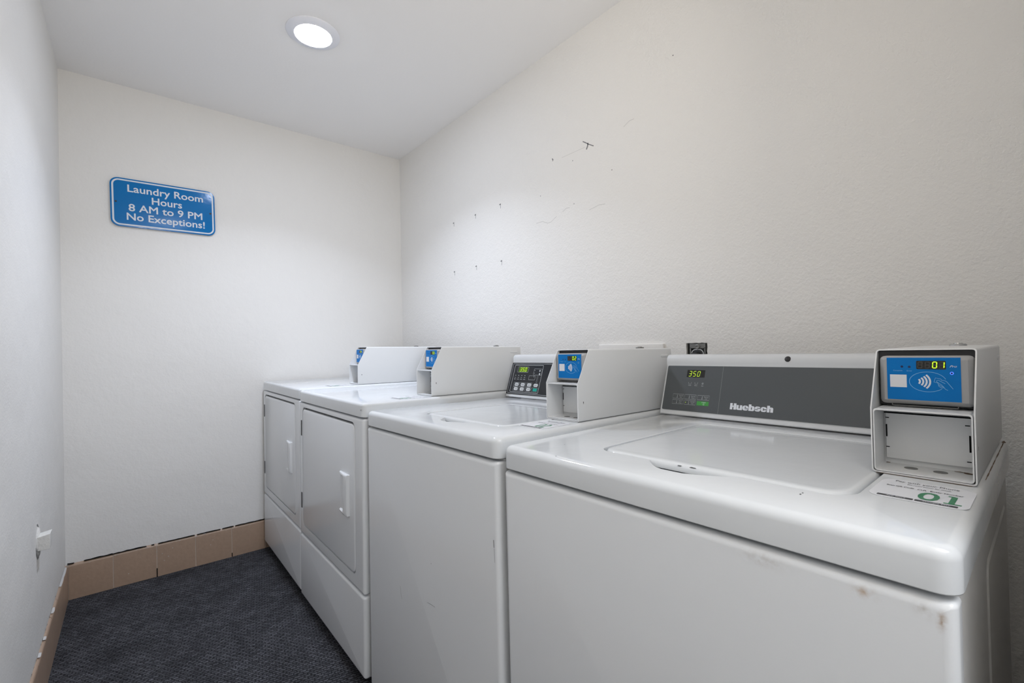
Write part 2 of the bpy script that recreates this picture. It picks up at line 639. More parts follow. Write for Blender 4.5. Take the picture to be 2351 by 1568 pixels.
# dark crack between plaster and tile, and paint smears on the tile edge
b = bmesh.new()
x = XL+0.006
low, top_ = [], []
while x < 0.60:
    big = 1.0 if x < -0.10 else (0.75 if x < 0.12 else 0.35)
    t = max(0.0, rnd.uniform(-0.0006, 0.0030))*big+0.0002
    low.append(b.verts.new((x, YB-0.0100, ZB+0.0005)))
    top_.append(b.verts.new((x, YB-0.0006, ZB+0.0010+t)))
    x += rnd.uniform(0.004, 0.018)
for k in range(len(low)-1):
    if (top_[k].co.z-ZB) + (top_[k+1].co.z-ZB) > 0.0026:
        b.faces.new((low[k], low[k+1], top_[k+1], top_[k]))
for jx in (0.0843, 0.3929):      # open joints
    box(b, (jx-0.0018, YB-0.0112, 0.0), (jx+0.0018, YB-0.006, 0.04 if jx < .2 else 0.02))
obj('crack', b, 'black_void', bb, smooth=0)
b = bmesh.new()


def blob(b, c, rx, ry, fn, n=9):
    vs = []
    for i in range(n):
        a = 2*math.pi*i/n
        k_ = rnd.uniform(.65, 1.2)
        vs.append(b.verts.new(fn(c[0]+rx*k_*math.cos(a), c[1]+ry*k_*math.sin(a))))
    b.faces.new(vs)


for i in range(16):
    blob(b, (rnd.uniform(-.2, .52), ZB-rnd.uniform(0.0, 0.012)), rnd.uniform(.001, .007), rnd.uniform(.0008, .0016), lambda x, y: (x, YB-0.0112, y))
for q in ((0.105, .105), (0.112, .07), (0.128, .085), (0.145, .12), (0.30, .09), (0.31, .112), (-.02, .05), (0.084, .12), (0.0843, .09)):
    blob(b, q, .0022, .0018, lambda x, y: (x, YB-0.0112, y))
obj('paint_spot', b, 'paint_blob', bb, smooth=0)
b = bmesh.new()
for (ya, yb_) in ((2.74, 2.62), (2.635, 2.53), (2.34, 2.29), (2.12, 2.095), (2.015, 1.985)):
    n = 8
    vs = [b.verts.new((XL+0.0070+.0015*math.sin(math.pi*i/n)*rnd.uniform(.5, 1), ya+(yb_-ya)*i/n, ZB+0.0012-0.0030*math.sin(math.pi*i/n)*rnd.uniform(.3, 1))) for i in range(n+1)]
    vs += [b.verts.new((XL+0.0012, ya+(yb_-ya)*i/n, ZB+0.0022+0.002*math.sin(math.pi*i/n)*rnd.uniform(.3, 1))) for i in range(n, -1, -1)]
    b.faces.new(vs)
obj('paint_smear', b, 'paint_blob', bl, smooth=0)
b = bmesh.new()
yy = 2.45
while yy > 1.7:
    L_ = rnd.uniform(0.008, 0.03)
    t = rnd.uniform(0.001, 0.004)
    b.faces.new([b.verts.new((XL+0.0006, yy, ZB+0.001)), b.verts.new((XL+0.0006, yy-L_, ZB+0.001)), b.verts.new((XL+0.0006, yy-L_*.6, ZB+0.002+t))])
    yy -= L_+rnd.uniform(.01, .05)
obj('crack', b, 'dark_metal', bl, smooth=0)

# ------------------------------------------------------------------ ceiling lamp, added fill panel

def ceiling_lamp(x, y, glow, label, **kw):
    e = empty('ceiling_light', label, 'ceiling light', Matrix.Translation((x, y, ZC)), **kw)
    b = bmesh.new()
    lathe(b, [(0.0985, 0.0), (0.0985, -0.0025), (0.094, -0.0055), (0.080, -0.0085), (0.0685, -0.0115), (0.0672, -0.009)], 48)
    obj('trim_ring', b, 'lamp_trim', e, smooth=40, recalc=True)
    b = bmesh.new()
    lathe(b, [(0.0672, -0.0095), (0.060, -0.0135), (0.035, -0.0150), (0.004, -0.0155)], 32, cap1=True)
    obj('diffuser', b, glow, e, smooth=60)
    return e


ceiling_lamp(0.569, 1.868, 'lamp_glow', 'round flush white LED ceiling light with a bright diffuser')
pn = empty('ceiling_light', 'long flat fill light panel added on the ceiling behind the camera, out of view', 'ceiling light', Matrix.Translation((0.35, -0.85, ZC)))  # invented fixture, added to soften and fill the room's light
obj('fill_panel_frame', box(bmesh.new(), (-0.42, -0.62, -0.02), (0.42, 0.62, 0)), 'lamp_trim', pn, smooth=0)
b = bmesh.new()
quad(b, (-0.40, -0.60), (0.40, 0.60), lambda x, y: (x, y, -0.0205))
obj('diffuser', b, 'fill_panel_glow', pn, smooth=0)

# ------------------------------------------------------------------ sign
sgn = empty('wall_sign', 'blue rectangular laundry hours sign with white border screwed to the far wall', 'sign',
            Matrix.Translation((0.1395, YB, 1.7745)) @ Matrix.Rotation(R(-0.7), 4, 'Y'))
SW, SH = 0.2025, 0.1125
sf = lambda x, y, h: (x, h, y)
b = bmesh.new()
rr_prism(b, (-SW, -SH), (SW, SH), 0.032, round_prof(-0.006, -0.0105, 0.001), sf, n=10)
obj('plate', b, 'sign_blue', sgn)
b = bmesh.new()
P1 = rr_pts((-SW+.006, -SH+.006), (SW-.006, SH-.006), 0.027, 10)
P2 = rr_pts((-SW+.0125, -SH+.0125), (SW-.0125, SH-.0125), 0.021, 10)
v1 = [b.verts.new((x, -0.0109, y)) for x, y in P1]
v2 = [b.verts.new((x, -0.0109, y)) for x, y in P2]
for i in range(len(v1)):
    j = (i+1) % len(v1)
    b.faces.new((v1[i], v1[j], v2[j], v2[i]))
obj('border', b, 'print_white', sgn, smooth=0)
b = bmesh.new()
tf = lambda x, y: (x, -0.0111, y)
for s, yy, ww in (('Laundry Room', 0.052, 0.292), ('Hours', 0.0065, 0.116), ('8 AM to 9 PM', -0.037, 0.285), ('No Exceptions!', -0.0795, 0.302)):
    text(b, s, 0.006, yy, 0.047, tf, 'CENTER', bold=0.016, width=ww)
obj('lettering', b, 'print_white', sgn, smooth=0)
for sx in (-1, 1):
    b = bmesh.new()
    lathe(b, [(0.0042, -0.006), (0.0042, -0.0112), (0.003, -0.0122), (0.0004, -0.0124)], 14, fn=lambda x, y, z: (x+sx*0.183, z, y), cap1=True)
    obj('screw', b, 'dark_metal', sgn)
    b = bmesh.new()
    lathe(b, [(0.006, 0.0), (0.006, -0.006)], 12, fn=lambda x, y, z: (x+sx*0.183, z, y), cap1=True)
    obj('spacer', b, 'dark_metal', sgn)

# ------------------------------------------------------------------ broken bracket on the left wall
hk = empty('wall_bracket', 'stub of a white painted bracket with cracked plaster, low on the left wall', 'bracket', Matrix.Translation((XL, 2.04, 0.495)))
b = bmesh.new()
box(b, (0.002, -0.030, -0.026), (0.0300, 0.018, 0.016))
for v in b.verts:        # top face slopes, block skewed as in a torn-off stub
    if v.co.z > 0 and v.co.x > 0.02:
        v.co.z += 0.004
        v.co.y += 0.004
obj('block', b, 'plaster', hk, smooth=30, bevel=0.0012)
b = bmesh.new()
ol = [(0.004, 0.040), (0.016, 0.030), (0.026, 0.010), (0.030, -0.012), (0.024, -0.034), (0.012, -0.049), (-0.006, -0.052), (-0.020, -0.040), (-0.036, -0.015), (-0.034, 0.012), (-0.018, 0.030)]
lo_ = [b.verts.new((0.0, y*1.0, z)) for y, z in ol]
hi_ = [b.verts.new((0.0045, y*.8, z*.9)) for y, z in ol]
for i in range(len(ol)):
    j = (i+1) % len(ol)
    b.faces.new((lo_[i], lo_[j], hi_[j], hi_[i]))
b.faces.new(hi_)
obj('plaster_patch', b, 'plaster', hk, smooth=60)
b = bmesh.new()
hf = lambda y, z: (0.0008, y, z)
strip(b, [(-0.012, 0.050), (0.002, 0.046), (0.018, 0.032), (0.026, 0.016)], 0.006, hf)
strip(b, [(-0.039, -0.012), (-0.030, -0.036), (-0.012, -0.054), (0.008, -0.055), (0.022, -0.044)], 0.005, hf)
obj('crack', b, 'scuff', hk, smooth=0)

# ------------------------------------------------------------------ machines
POSE = {   # x, y, z, rx, ry, rz (deg), payment box u, v
    'W1': (0.5679, 0.7037, -0.0404, -0.4973, -0.0799, 0.1006, 0.5362, 0.2617),
    'W2': (0.5535, 1.3697, -0.0361, -0.7005, 0.4951, 0.3140, 0.5310, 0.2616),
    'D2': (0.5412, 2.0747, -0.0149, -0.0781, 0.6288, 0.2200, 0.5428, 0.2634),
    'D1': (0.5408, 2.7590, -0.0078, 0.1000, 0.4980, 0.1500, 0.5401, 0.2670)}


def pose(k):
    x, y, z, rx, ry, rz = POSE[k][:6]
    return Matrix.Translation((x, y, z)) @ Matrix.Rotation(R(rz), 4, 'Z') @ Matrix.Rotation(R(ry), 4, 'Y') @ Matrix.Rotation(R(rx), 4, 'X')


def at(u, v, w_):
    return Matrix.Translation((v, -u, w_))


TOPW = 0.914


def feet(root, wd, dp, ground, z1):
    for u in (0.05, wd-0.05):
        for v in (0.06, dp-0.06):
            b = bmesh.new()
            lathe(b, [(0.006, z1+0.004), (0.006, ground+0.012), (0.018, ground+0.010), (0.020, ground)], 14, fn=lambda x, y, z: (u+x, v+y, z), cap0=True, cap1=True)
            obj('foot', b, 'black_rubber', root, conv=True)


# console face frame: s along u, t up the slanted face
CA = Vector((0, 0.5557, 0.919))
CB = Vector((0, 0.5995, 1.0485))
CD = (CB-CA).normalized()
CN = Vector((0, -CD.z, CD.y))          # outward normal (towards the front)


def con_fn(off):
    def f(s, ww):      # ww = height w on the face
        k_ = (ww-CA.z)/CD.z
        p = CA+CD*k_+CN*off
        return (s, p.y, p.z)
    return f


def console(root, u0, u1):
    b = bmesh.new()
    prof = [(0.5560, 0.9175), (0.55865, 0.9260), (0.59955, 1.0470), (0.5985, 1.0560), (0.5990, 1.0665), (0.6025, 1.0740), (0.6090, 1.0780), (0.6215, 1.0785), (0.662, 1.0785), (0.662, 0.9175)]
    ring = [[b.verts.new((u, p[0], p[1])) for p in prof] for u in (u0, u1)]
    for r0 in ring:
        b.faces.new(r0)
    for i in range(len(prof)):
        j = (i+1) % len(prof)
        b.faces.new((ring[0][i], ring[0][j], ring[1][j], ring[1][i]))
    return obj('console', b, 'white_plastic', root, conv=True, bevel=0.0035)


def washer(key, lid, notch, label, front_mat):
    g = -POSE[key][2]
    root = empty('washing_machine', label, 'washing machine', pose(key), group='top-loading washers along the right wall')
    W = 0.651
    b = bmesh.new()
    rr_prism(b, (0.004, 0.022), (W-0.002, 0.655), 0.006, [(0, 0.08), (0, 0.868)], TOP)
    obj('cabinet', b, 'side_enamel', root, conv=True)
    b = bmesh.new()
    rr_prism(b, (0.0, 0.075), (W, 0.8645), 0.006, round_prof(0.026, 0.0, 0.011, 5), FRONT)
    obj('front_panel', b, front_mat, root, conv=True, smooth=50)
    b = bmesh.new()
    box(b, (0.02, 0.045, g+0.0), (W-0.02, 0.06, 0.09))
    obj('toe_plate', b, 'dark_metal', root, conv=True)
    feet(root, W, 0.64, g, 0.08)
    # side panel embossing
    for u_, s_ in ((W-0.002, 1), (0.004, -1)):
        b = bmesh.new()
        rr_prism(b, (0.275, 0.14), (0.605, 0.815), 0.02, [(0, u_), (0.004, u_+s_*0.0018)], SIDE)
        obj('side_panel', b, 'side_enamel', root, conv=True, smooth=20)
    # top deck with a well for the lid
    b = bmesh.new()
    prof = [(0.0, 0.8705), (0.0, TOPW-0.013)]
    for i in range(1, 6):
        a = R(90*i/5)
        prof.append((0.012*(1-math.cos(a)), TOPW-0.013+0.013*math.sin(a)))
    rr_prism(b, (-0.002, -0.001), (W+0.003, 0.668), 0.020, prof, TOP)
    deck = obj('top_deck', b, 'enamel_top', root, conv=True)
    (lu0, lv0), (lu1, lv1) = lid
    cutters = []
    c = bmesh.new()
    rr_prism(c, (lu0-0.0042, lv0-0.0042), (lu1+0.0042, lv1+0.0042), 0.036, [(0.003, TOPW-0.0125), (0, TOPW-0.009), (0, TOPW+0.02)], TOP)
    co = obj('c', c, 'enamel', root, conv=True)
    cutters.append(co)
    nx = notch
    pts = [(-0.010, 0.040), (-0.004, 0.030), (0.008, 0.018), (0.026, 0.004), (0.045, -0.002), (0.070, -0.002), (0.095, 0.006), (0.118, 0.018), (0.138, 0.030), (0.15, 0.040), (0.15, 0.055), (-0.01, 0.055)]
    c = bmesh.new()
    ra = [c.verts.new((nx+x, lv0-0.044+y, TOPW+0.02)) for x, y in pts]
    rb = [c.verts.new((nx+0.01+x*0.9, lv0-0.040+y, TOPW-0.0122)) for x, y in pts]
    c.faces.new(ra)
    c.faces.new(rb)
    for i in range(len(pts)):
        j = (i+1) % len(pts)
        c.faces.new((ra[i], ra[j], rb[j], rb[i]))
    cutters.append(obj('c', c, 'enamel', root, conv=True))
    boolean(deck, cutters)
    md = deck.modifiers.new('bevel', 'BEVEL')
    md.width = 0.0022
    md.segments = 2
    md.limit_method = 'ANGLE'
    md.angle_limit = R(40)
    b = bmesh.new()
    rr_prism(b, (lu0, lv0), (lu1, lv1), 0.033, [(0.0, TOPW-0.0122), (0.0, TOPW-0.0055), (0.0015, TOPW-0.0022), (0.004, TOPW-0.0004), (0.009, TOPW+0.0004), (0.020, TOPW-0.0002)], TOP, n=10)
    obj('lid', b, 'enamel_top', root, conv=True, smooth=60)
    con = console(root, 0.0025, POSE[key][6]-0.0015)
    return root, con


def dryer(key, label):
    g = -POSE[key][2]
    root = empty('tumble_dryer', label, 'dryer', pose(key), group='front-loading dryers at the far end')
    W = 0.6835 if key == 'D2' else 0.6800
    b = bmesh.new()
    rr_prism(b, (0.0045, 0.018), (W-0.0045, 0.66), 0.005, [(0, 0.055), (0, 0.870)], TOP)
    obj('cabinet', b, 'side_enamel', root, conv=True)
    b = bmesh.new()
    rr_prism(b, (0.0005, 0.0545), (W-0.001, 0.3085), 0.007, round_prof(0.020, 0.0, 0.009, 4), FRONT)
    obj('lower_panel', b, 'enamel', root, conv=True, smooth=50)
    b = bmesh.new()
    rr_prism(b, (0.0005, 0.3145), (W-0.001, 0.8645), 0.007, round_prof(0.020, 0.0, 0.009, 4), FRONT)
    fp = obj('front_panel', b, 'enamel', root, conv=True, smooth=50)
    c = bmesh.new()
    rr_prism(c, (0.0405, 0.3545), (0.6185, 0.8475), 0.026, [(0, -0.02), (0, 0.011)], FRONT)
    boolean(fp, [obj('c', c, 'enamel', root, conv=True)])
    door = None
    b = bmesh.new()
    rr_prism(b, (0.0445, 0.3585), (0.6150, 0.8395), 0.024, round_prof(0.0108, -0.0012, 0.0035, 3), FRONT, n=8)
    door = obj('door', b, 'enamel', root, conv=True, smooth=50)
    b = bmesh.new()      # dark gasket seen in the gap
    rr_prism(b, (0.043, 0.356), (0.617, 0.846), 0.024, [(0, 0.0112), (0, 0.0100)], FRONT)
    obj('gasket', b, 'dark_metal', root, conv=True)
    # pull: scooped on the left, raised on the right
    b = bmesh.new()
    U = [0.489, 0.4925, 0.499, 0.509, 0.519, 0.527, 0.532, 0.538, 0.550, 0.562, 0.568, 0.5705]
    Hh = [0.0, 0.0030, 0.0022, 0.0014, 0.0020, 0.0055, 0.0090, 0.0115, 0.0125, 0.0120, 0.010, 0.0]
    He = [0.0, 0.0065, 0.0078, 0.0090, 0.0100, 0.0108, 0.0114, 0.0120, 0.0122, 0.0115, 0.009, 0.0]
    rows = [(0.532, 0.25), (0.533, 0.85), (0.536, 0.98), (0.5395, 1.0), (0.5435, -1), (0.556, -1), (0.600, -1), (0.645, -1), (0.6585, -1), (0.6625, 1.0), (0.666, 0.98), (0.6685, 0.85), (0.6695, 0.25)]
    grid = []
    for z, k_ in rows:
        hs = Hh if k_ < 0 else [h*k_ for h in He]
        dz = 0.0
        grid.append([b.verts.new((u, -0.0012-h, z)) for u, h in zip(U, hs)])
    for r0, r1 in zip(grid, grid[1:]):
        for i in range(len(U)-1):
            b.faces.new((r0[i], r0[i+1], r1[i+1], r1[i]))
    b.faces.new(grid[0])
    b.faces.new(grid[-1])
    h = obj('handle', b, 'enamel', door, conv=True, smooth=38)
    for z0 in (0.4235, 0.726):
        b = bmesh.new()
        box(b, (0.0205, -0.0016, z0), (0.0315, 0.004, z0+0.064))
        obj('hinge', b, 'dark_metal', door, conv=True, bevel=0.0005, label='dark hinge plate')
    feet(root, W, 0.64, g, 0.056)
    b = bmesh.new()
    prof = [(0.0, 0.8705), (0.0, TOPW-0.010)]
    for i in range(1, 6):
        a = R(90*i/5)
        prof.append((0.010*(1-math.cos(a)), TOPW-0.010+0.010*math.sin(a)))
    rr_prism(b, (-0.0002, -0.0012), (W-0.0006, 0.668), 0.016, prof, TOP)
    obj('top_deck', b, 'enamel_top', root, conv=True)
    console(root, 0.004, POSE[key][6]-0.0015)
    return root


def payment_box(key, num, label):
    bu, bv = POSE[key][6:8]
    root = empty('payment_box', label, 'payment box', pose(key) @ at(bu, bv, TOPW+0.0008), group='card payment boxes on the machine tops')
    BW, BM, BT, BL, BD = 0.1086, 0.0928, 0.1769, 0.0445, 0.421

    def front(w_):
        return 0.0 if w_ <= BM else BL*(w_-BM)/(BT-BM)

    def loop(o_, n=4):
        r0 = 0.0045-o_*0.8
        p = rr_pts((o_, o_), (BW-o_, BT-o_), r0, n)
        out = []
        for i, q in enumerate(p):
            out.append(q)
            nx_ = p[(i+1) % len(p)]
            if (q[1]-BM)*(nx_[1]-BM) < 0:
                out.append((q[0], BM))
        return out
    b = bmesh.new()
    lo, li = loop(0), loop(0.0017)
    vo_f = [b.verts.new((x, front(z), z)) for x, z in lo]
    vi_f = [b.verts.new((x, front(z), z)) for x, z in li]
    vo_b = [b.verts.new((x, BD, z)) for x, z in lo]
    vi_b = [b.verts.new((x, BD-0.0017, z)) for x, z in li]
    n = len(lo)
    for i in range(n):
        j = (i+1) % n
        b.faces.new((vo_f[i], vo_f[j], vi_f[j], vi_f[i]))
        b.faces.new((vo_f[i], vo_b[i], vo_b[j], vo_f[j]))
        b.faces.new((vi_f[i], vi_f[j], vi_b[j], vi_b[i]))
    b.faces.new(vo_b)
    b.faces.new(vi_b)
    obj('housing', b, 'powder_coat', root, conv=True, smooth=30)
    # lower tray with its back plate
    b = bmesh.new()
    T0, T1 = (0.0026, 0.0024), (BW-0.0026, BM-0.0006)
    o1 = rr_pts(T0, T1, 0.0045, 4)
    o2 = rr_pts((T0[0]+.0016, T0[1]+.0016), (T1[0]-.0016, T1[1]-.0024), 0.0032, 4)
    rings = []
    for pts, a in ((o1, 0.062), (o1, 0.0012), (o2, 0.0012), (o2, 0.060)):
        rings.append([b.verts.new((x, a, z)) for x, z in pts])
    for r0, r1 in zip(rings, rings[1:]):
        for i in range(len(o1)):
            j = (i+1) % len(o1)
            b.faces.new((r0[i], r0[j], r1[j], r1[i]))
    b.faces.new(rings[-1])
    b.faces.new(rings[0])
    tr = obj('tray', b, 'powder_coat', root, conv=True, smooth=30)
    b = bmesh.new()
    rr_prism(b, (0.0068, 0.0118), (0.1018, 0.0800), 0.001, [(0, 0.0604), (0, 0.0560), (0.0004, 0.0556)], FRONT)
    obj('back_plate', b, 'powder_coat', tr, conv=True)
    for (u0, z0, u1, z1) in ((0.0052, 0.0796, 0.1030, 0.0814), (0.0070, 0.0440, 0.0086, 0.0625), (0.0068, 0.0722, 0.0110, 0.0734), (0.0068, 0.0280, 0.0110, 0.0292),
                             (0.0972, 0.0330, 0.0990, 0.0560), (0.0935, 0.0690, 0.0985, 0.0702), (0.0945, 0.0190, 0.0990, 0.0202)):
        b = bmesh.new()
        box(b, (u0, 0.0550, z0), (u1, 0.0575, z1))
        obj('slot', b, 'black_void', tr, conv=True)
    for (cu_, cv_) in ((0.038, 0.036), (0.0695, 0.036)):
        b = bmesh.new()
        lathe(b, [(0.0078, 0.0040), (0.0076, 0.0046)], 20, fn=lambda x, y, z: (cu_+x, cv_+y, z), cap1=True)
        obj('knockout', b, 'zinc', tr, conv=True)
    if key == 'W1':
        b = bmesh.new()
        for c_, rx, ry in (((0.096, 0.052), 0.006, 0.005), ((0.088, 0.056), 0.008, 0.0025), ((0.0075, 0.057), 0.004, 0.003)):
            blob(b, c_, rx, ry, lambda x, y: (x, y, 0.0043), 11)
        obj('rust_spot', b, 'rust', tr, conv=True, smooth=0)
    # card reader
    A = 0.032
    b = bmesh.new()
    rr_prism(b, (0.0055, 0.0970), (0.1062, 0.1672), 0.0065, [(0, 0.085), (0, A+0.007), (0.0012, A+0.004), (0.0048, A+0.0008), (0.0058, A)], FRONT)
    rd = obj('card_reader', b, 'reader_plastic', root, conv=True, smooth=28, label='grey plastic card reader with a blue face')
    b = bmesh.new()
    box(b, (0.0148, A-0.0005, 0.1038), (0.0934, A+0.001, 0.1646))
    obj('face_label', b, 'blue_label', rd, conv=True, smooth=0)
    e1 = lambda x, y: (x, A-0.0007, y)
    e2 = lambda x, y: (x, A-0.0010, y)
    e3 = lambda x, y: (x, A-0.0012, y)
    b = bmesh.new()
    P = rr_pts((0.0478, 0.1482), (0.0788, 0.1602), 0.0012, 3)
    b.faces.new([b.verts.new(e1(*p)) for p in P])
    obj('display', b, 'display_black', rd, conv=True, smooth=0)
    boff = bmesh.new()
    for i in range(4):
        ch = '  '+num
        lit = SEG[ch[i]]
        x0 = 0.0493+0.0076*i
        off = ''.join(s for s in 'abcdefg' if s not in lit)
        digit(boff, off, x0, 0.1497, 0.0050, 0.0092, 0.0007, e2, 0.06)
        if lit:
            bon = bmesh.new()
            digit(bon, lit, x0, 0.1497, 0.0052, 0.0094, 0.0011, e3, 0.06)
            obj('digit', bon, 'segment_lit', rd, conv=True, smooth=0, label='glowing yellow-green digit '+ch[i])
    obj('dark_segment', boff, 'segment_off', rd, conv=True, smooth=0)
    for q in ((0.0320, 0.1517), (0.0402, 0.1514)):
        b = bmesh.new()
        disc(b, q, 0.0016, e1, 14)
        obj('indicator_light', b, 'led_off', rd, conv=True, smooth=0)
    b = bmesh.new()
    disc(b, (0.0845, 0.1432), 0.0019, e1, 16)
    obj('indicator_ring', b, 'led_blue' if key == 'W1' else 'print_lightblue', rd, conv=True, smooth=0)
    b = bmesh.new()
    disc(b, (0.0845, 0.1432), 0.0012, e2, 16)
    obj('indicator_light', b, 'led_off', rd, conv=True, smooth=0)
    b = bmesh.new()
    quad(b, (0.0182, 0.1218), (0.0370, 0.1400), e1)
    obj('code_sticker', b, 'label_paper', rd, conv=True, smooth=0)
    b = bmesh.new()        # contactless waves
    for i, (cx, rr_, hw) in enumerate(((0.0442, 0.0072, 34), (0.0438, 0.0112, 36), (0.0434, 0.0152, 37), (0.0430, 0.0192, 38))):
        pts = [(cx+rr_*math.cos(R(a)), 0.1308+rr_*0.80*math.sin(R(a))) for a in [hw*(-1+2*t/8) for t in range(9)]]
        strip(b, pts, 0.0021, e1)
    obj('printed_waves', b, 'print_white', rd, conv=True, smooth=0, kind='stuff')
    b = bmesh.new()
    text(b, 'Pro', 0.0825, 0.1512, 0.0042, e1, 'LEFT', shear=0.4, width=0.0072)
    obj('script_mark', b, 'print_white', rd, conv=True, smooth=0)
    b = bmesh.new()
    el = []
    for t in range(37):
        a = R(18+t*(300/36))
        el.append((0.0595+0.0196*math.cos(a), 0.1305+0.0140*math.sin(a)))
    strip(b, el, 0.0006, e1)
    gx = lambda X, Y: (0.0480+(X-380)*0.0000299, 0.1592-(Y-330)*0.0000390)
    for pts in ([(1240, 990), (1230, 950), (1040, 915), (985, 1065), (1110, 1085)],
                [(1370, 1115), (1150, 1000), (1090, 1000), (1075, 1050), (1230, 1150), (1320, 1240), (1370, 1310), (1455, 1345)],
                [(1240, 990), (1370, 1010), (1430, 1050), (1630, 1295)],
                [(1110, 1085), (1140, 1150), (1280, 1235), (1320, 1240)],
                [(1140, 1150), (1150, 1210), (1240, 1270), (1320, 1260)]):
        strip(b, [gx(*p) for p in pts], 0.0006, e1)
    text(b, 'Complete', 0.0325, 0.1452, 0.0026, e1, 'RIGHT')
    text(b, 'Error', 0.0402, 0.1449, 0.0026, e1, 'CENTER')
    obj('printed_symbol', b, 'print_lightblue', rd, conv=True, smooth=0)
    b = bmesh.new()        # wire clip under the reader
    box(b, (0.019, A+0.002, 0.0945), (0.090, A+0.004, 0.0953))
    box(b, (0.019, A+0.002, 0.0945), (0.0198, A+0.004, 0.0975))
    box(b, (0.0892, A+0.002, 0.0945), (0.090, A+0.004, 0.0975))
    obj('clip', b, 'zinc', root, conv=True)
    b = bmesh.new()
    box(b, (0.0025, 0.05, 0.0935), (BW-0.0025, 0.052, BT-0.0025))
    obj('inner_plate', b, 'dark_metal', root, conv=True)
    # cam lock on the lid, pressed slot and screw on the side
    b = bmesh.new()
    lathe(b, [(0.0120, BT), (0.0120, BT+0.0025), (0.0105, BT+0.004), (0.0065, BT+0.004), (0.006, BT+0.0055)], 24, fn=lambda x, y, z: (0.062+x, 0.33+y, z), cap1=True)
    obj('cam_lock', b, 'chrome' if key == 'W1' else 'zinc', root, conv=True)
    for uu, s_ in ((BW, 1), (0, -1)):
        b = bmesh.new()
        rr_prism(b, (0.366, 0.1495), (0.404, 0.1585), 0.0044, [(0, uu-s_*0.0002), (0.001, uu+s_*0.0012), (0.0025, uu+s_*0.0016)], SIDE, n=4)
        obj('pressed_slot', b, 'powder_coat', root, conv=True)
    b = bmesh.new()
    disc(b, (0.019, 0.0472), 0.0016, lambda x, y: (BW+0.0003, x, y), 10)
    disc(b, (0.019, 0.0444), 0.0012, lambda x, y: (BW+0.0003, x, y), 10)
    obj('screw_hole', b, 'dark_metal', root, conv=True, smooth=0)
    return root


def sticker(key, num, label, u0, v0, u1, v1):
    root = empty('payment_sticker', label, 'sticker', pose(key) @ at(u0, v0, TOPW), group='pay by phone stickers')
    L_, H_ = u1-u0, v1-v0
    b = bmesh.new()
    P = rr_pts((0, 0), (L_, H_), 0.016, 6)
    lo = [b.verts.new((x, y, 0.0002)) for x, y in P]
    hi = [b.verts.new((x, y, 0.0006)) for x, y in P]
    b.faces.new(hi)
    for i in range(len(P)):
        j = (i+1) % len(P)
        b.faces.new((lo[i], lo[j], hi[j], hi[i]))
    obj('backing', b, 'label_paper', root, conv=True, smooth=0)
    f = lambda x, y: (x*L_, y*H_, 0.0008)
    b = bmesh.new()
    text(b, 'Pay with your Phone', 0.49, 0.865, 0.105, f, 'CENTER', width=0.68)
    text(b, 'See room poster for details', 0.53, 0.765, 0.062, f, 'CENTER', width=0.46)
    text(b, 'Scan QR Code', 0.10, 0.600, 0.070, f, 'LEFT', bold=0.012, width=0.30)
    text(b, 'OR', 0.485, 0.585, 0.085, f, 'CENTER', width=0.10)
    text(b, 'Enter Number', 0.57, 0.600, 0.070, f, 'LEFT', bold=0.012, width=0.33)
    obj('printed_text', b, 'print_dark', root, conv=True, smooth=0)
    b = bmesh.new()
    text(b, num, 0.49, 0.17, 0.52, f, 'LEFT', bold=0.012, width=0.36)
    if num == '01':
        quad(b, (0.755, 0.165), (0.925, 0.205), f)
        quad(b, (0.765, 0.500), (0.83, 0.540), f)
    obj('number', b, 'print_green', root, conv=True, smooth=0, label='green number '+num)
    for a, c in ((0.10, 0.475), (0.49, 0.90)):
        b = bmesh.new()
        P = rr_pts((a, 0.055), (c, 0.125), 0.012, 3)
        b.faces.new([b.verts.new(f(*p)) for p in P])
        obj('badge', b, 'print_dark', root, conv=True, smooth=0)
    f2 = lambda x, y: (x*L_, y*H_, 0.0010)
    b = bmesh.new()
    text(b, 'App Store', 0.30, 0.072, 0.052, f2, 'CENTER', width=0.2)
    text(b, 'Google Play', 0.70, 0.072, 0.052, f2, 'CENTER', width=0.26)
    obj('badge_text', b, 'print_white', root, conv=True, smooth=0)
    return root


# washer nearest the camera
w1, con1 = washer('W1', ((0.158, 0.106), (0.545, 0.487)), 0.272, 'nearest white top-loading washer, its wide grey control panel in full view', 'enamel_stained')
fn = con_fn(0.0022)
b = bmesh.new()
P = rr_pts((0.0095, 0.9305), (0.5335, 1.0475), 0.003, 4)
lo = [b.verts.new(con_fn(-0.0005)(*p)) for p in P]
hi = [b.verts.new(con_fn(0.0016)(*p)) for p in P]
b.faces.new(hi)
for i in range(len(P)):
    j = (i+1) % len(P)
    b.faces.new((lo[i], lo[j], hi[j], hi[i]))
cp = obj('control_panel', b, 'grey_panel', w1, conv=True, smooth=0, label='dark grey control panel')
f1, f2, f3 = con_fn(0.0019), con_fn(0.0022), con_fn(0.0025)
# heavy block lettering: solid letter bodies with narrow slits in the panel colour
LB = 0.9440
XH, CH = 0.0112, 0.0148
wb, sb = bmesh.new(), bmesh.new()


def body(x, y, w_, h_, r_):
    P = rr_pts((x, LB+y), (x+w_, LB+y+h_), r_, 4)
    fb = con_fn(0.0018+0.00002*len(wb.faces))
    wb.faces.new([wb.verts.new(fb(*p)) for p in P])


def slit(x, y, w_, h_):
    quad(sb, (x, LB+y), (x+w_, LB+y+h_), f3)


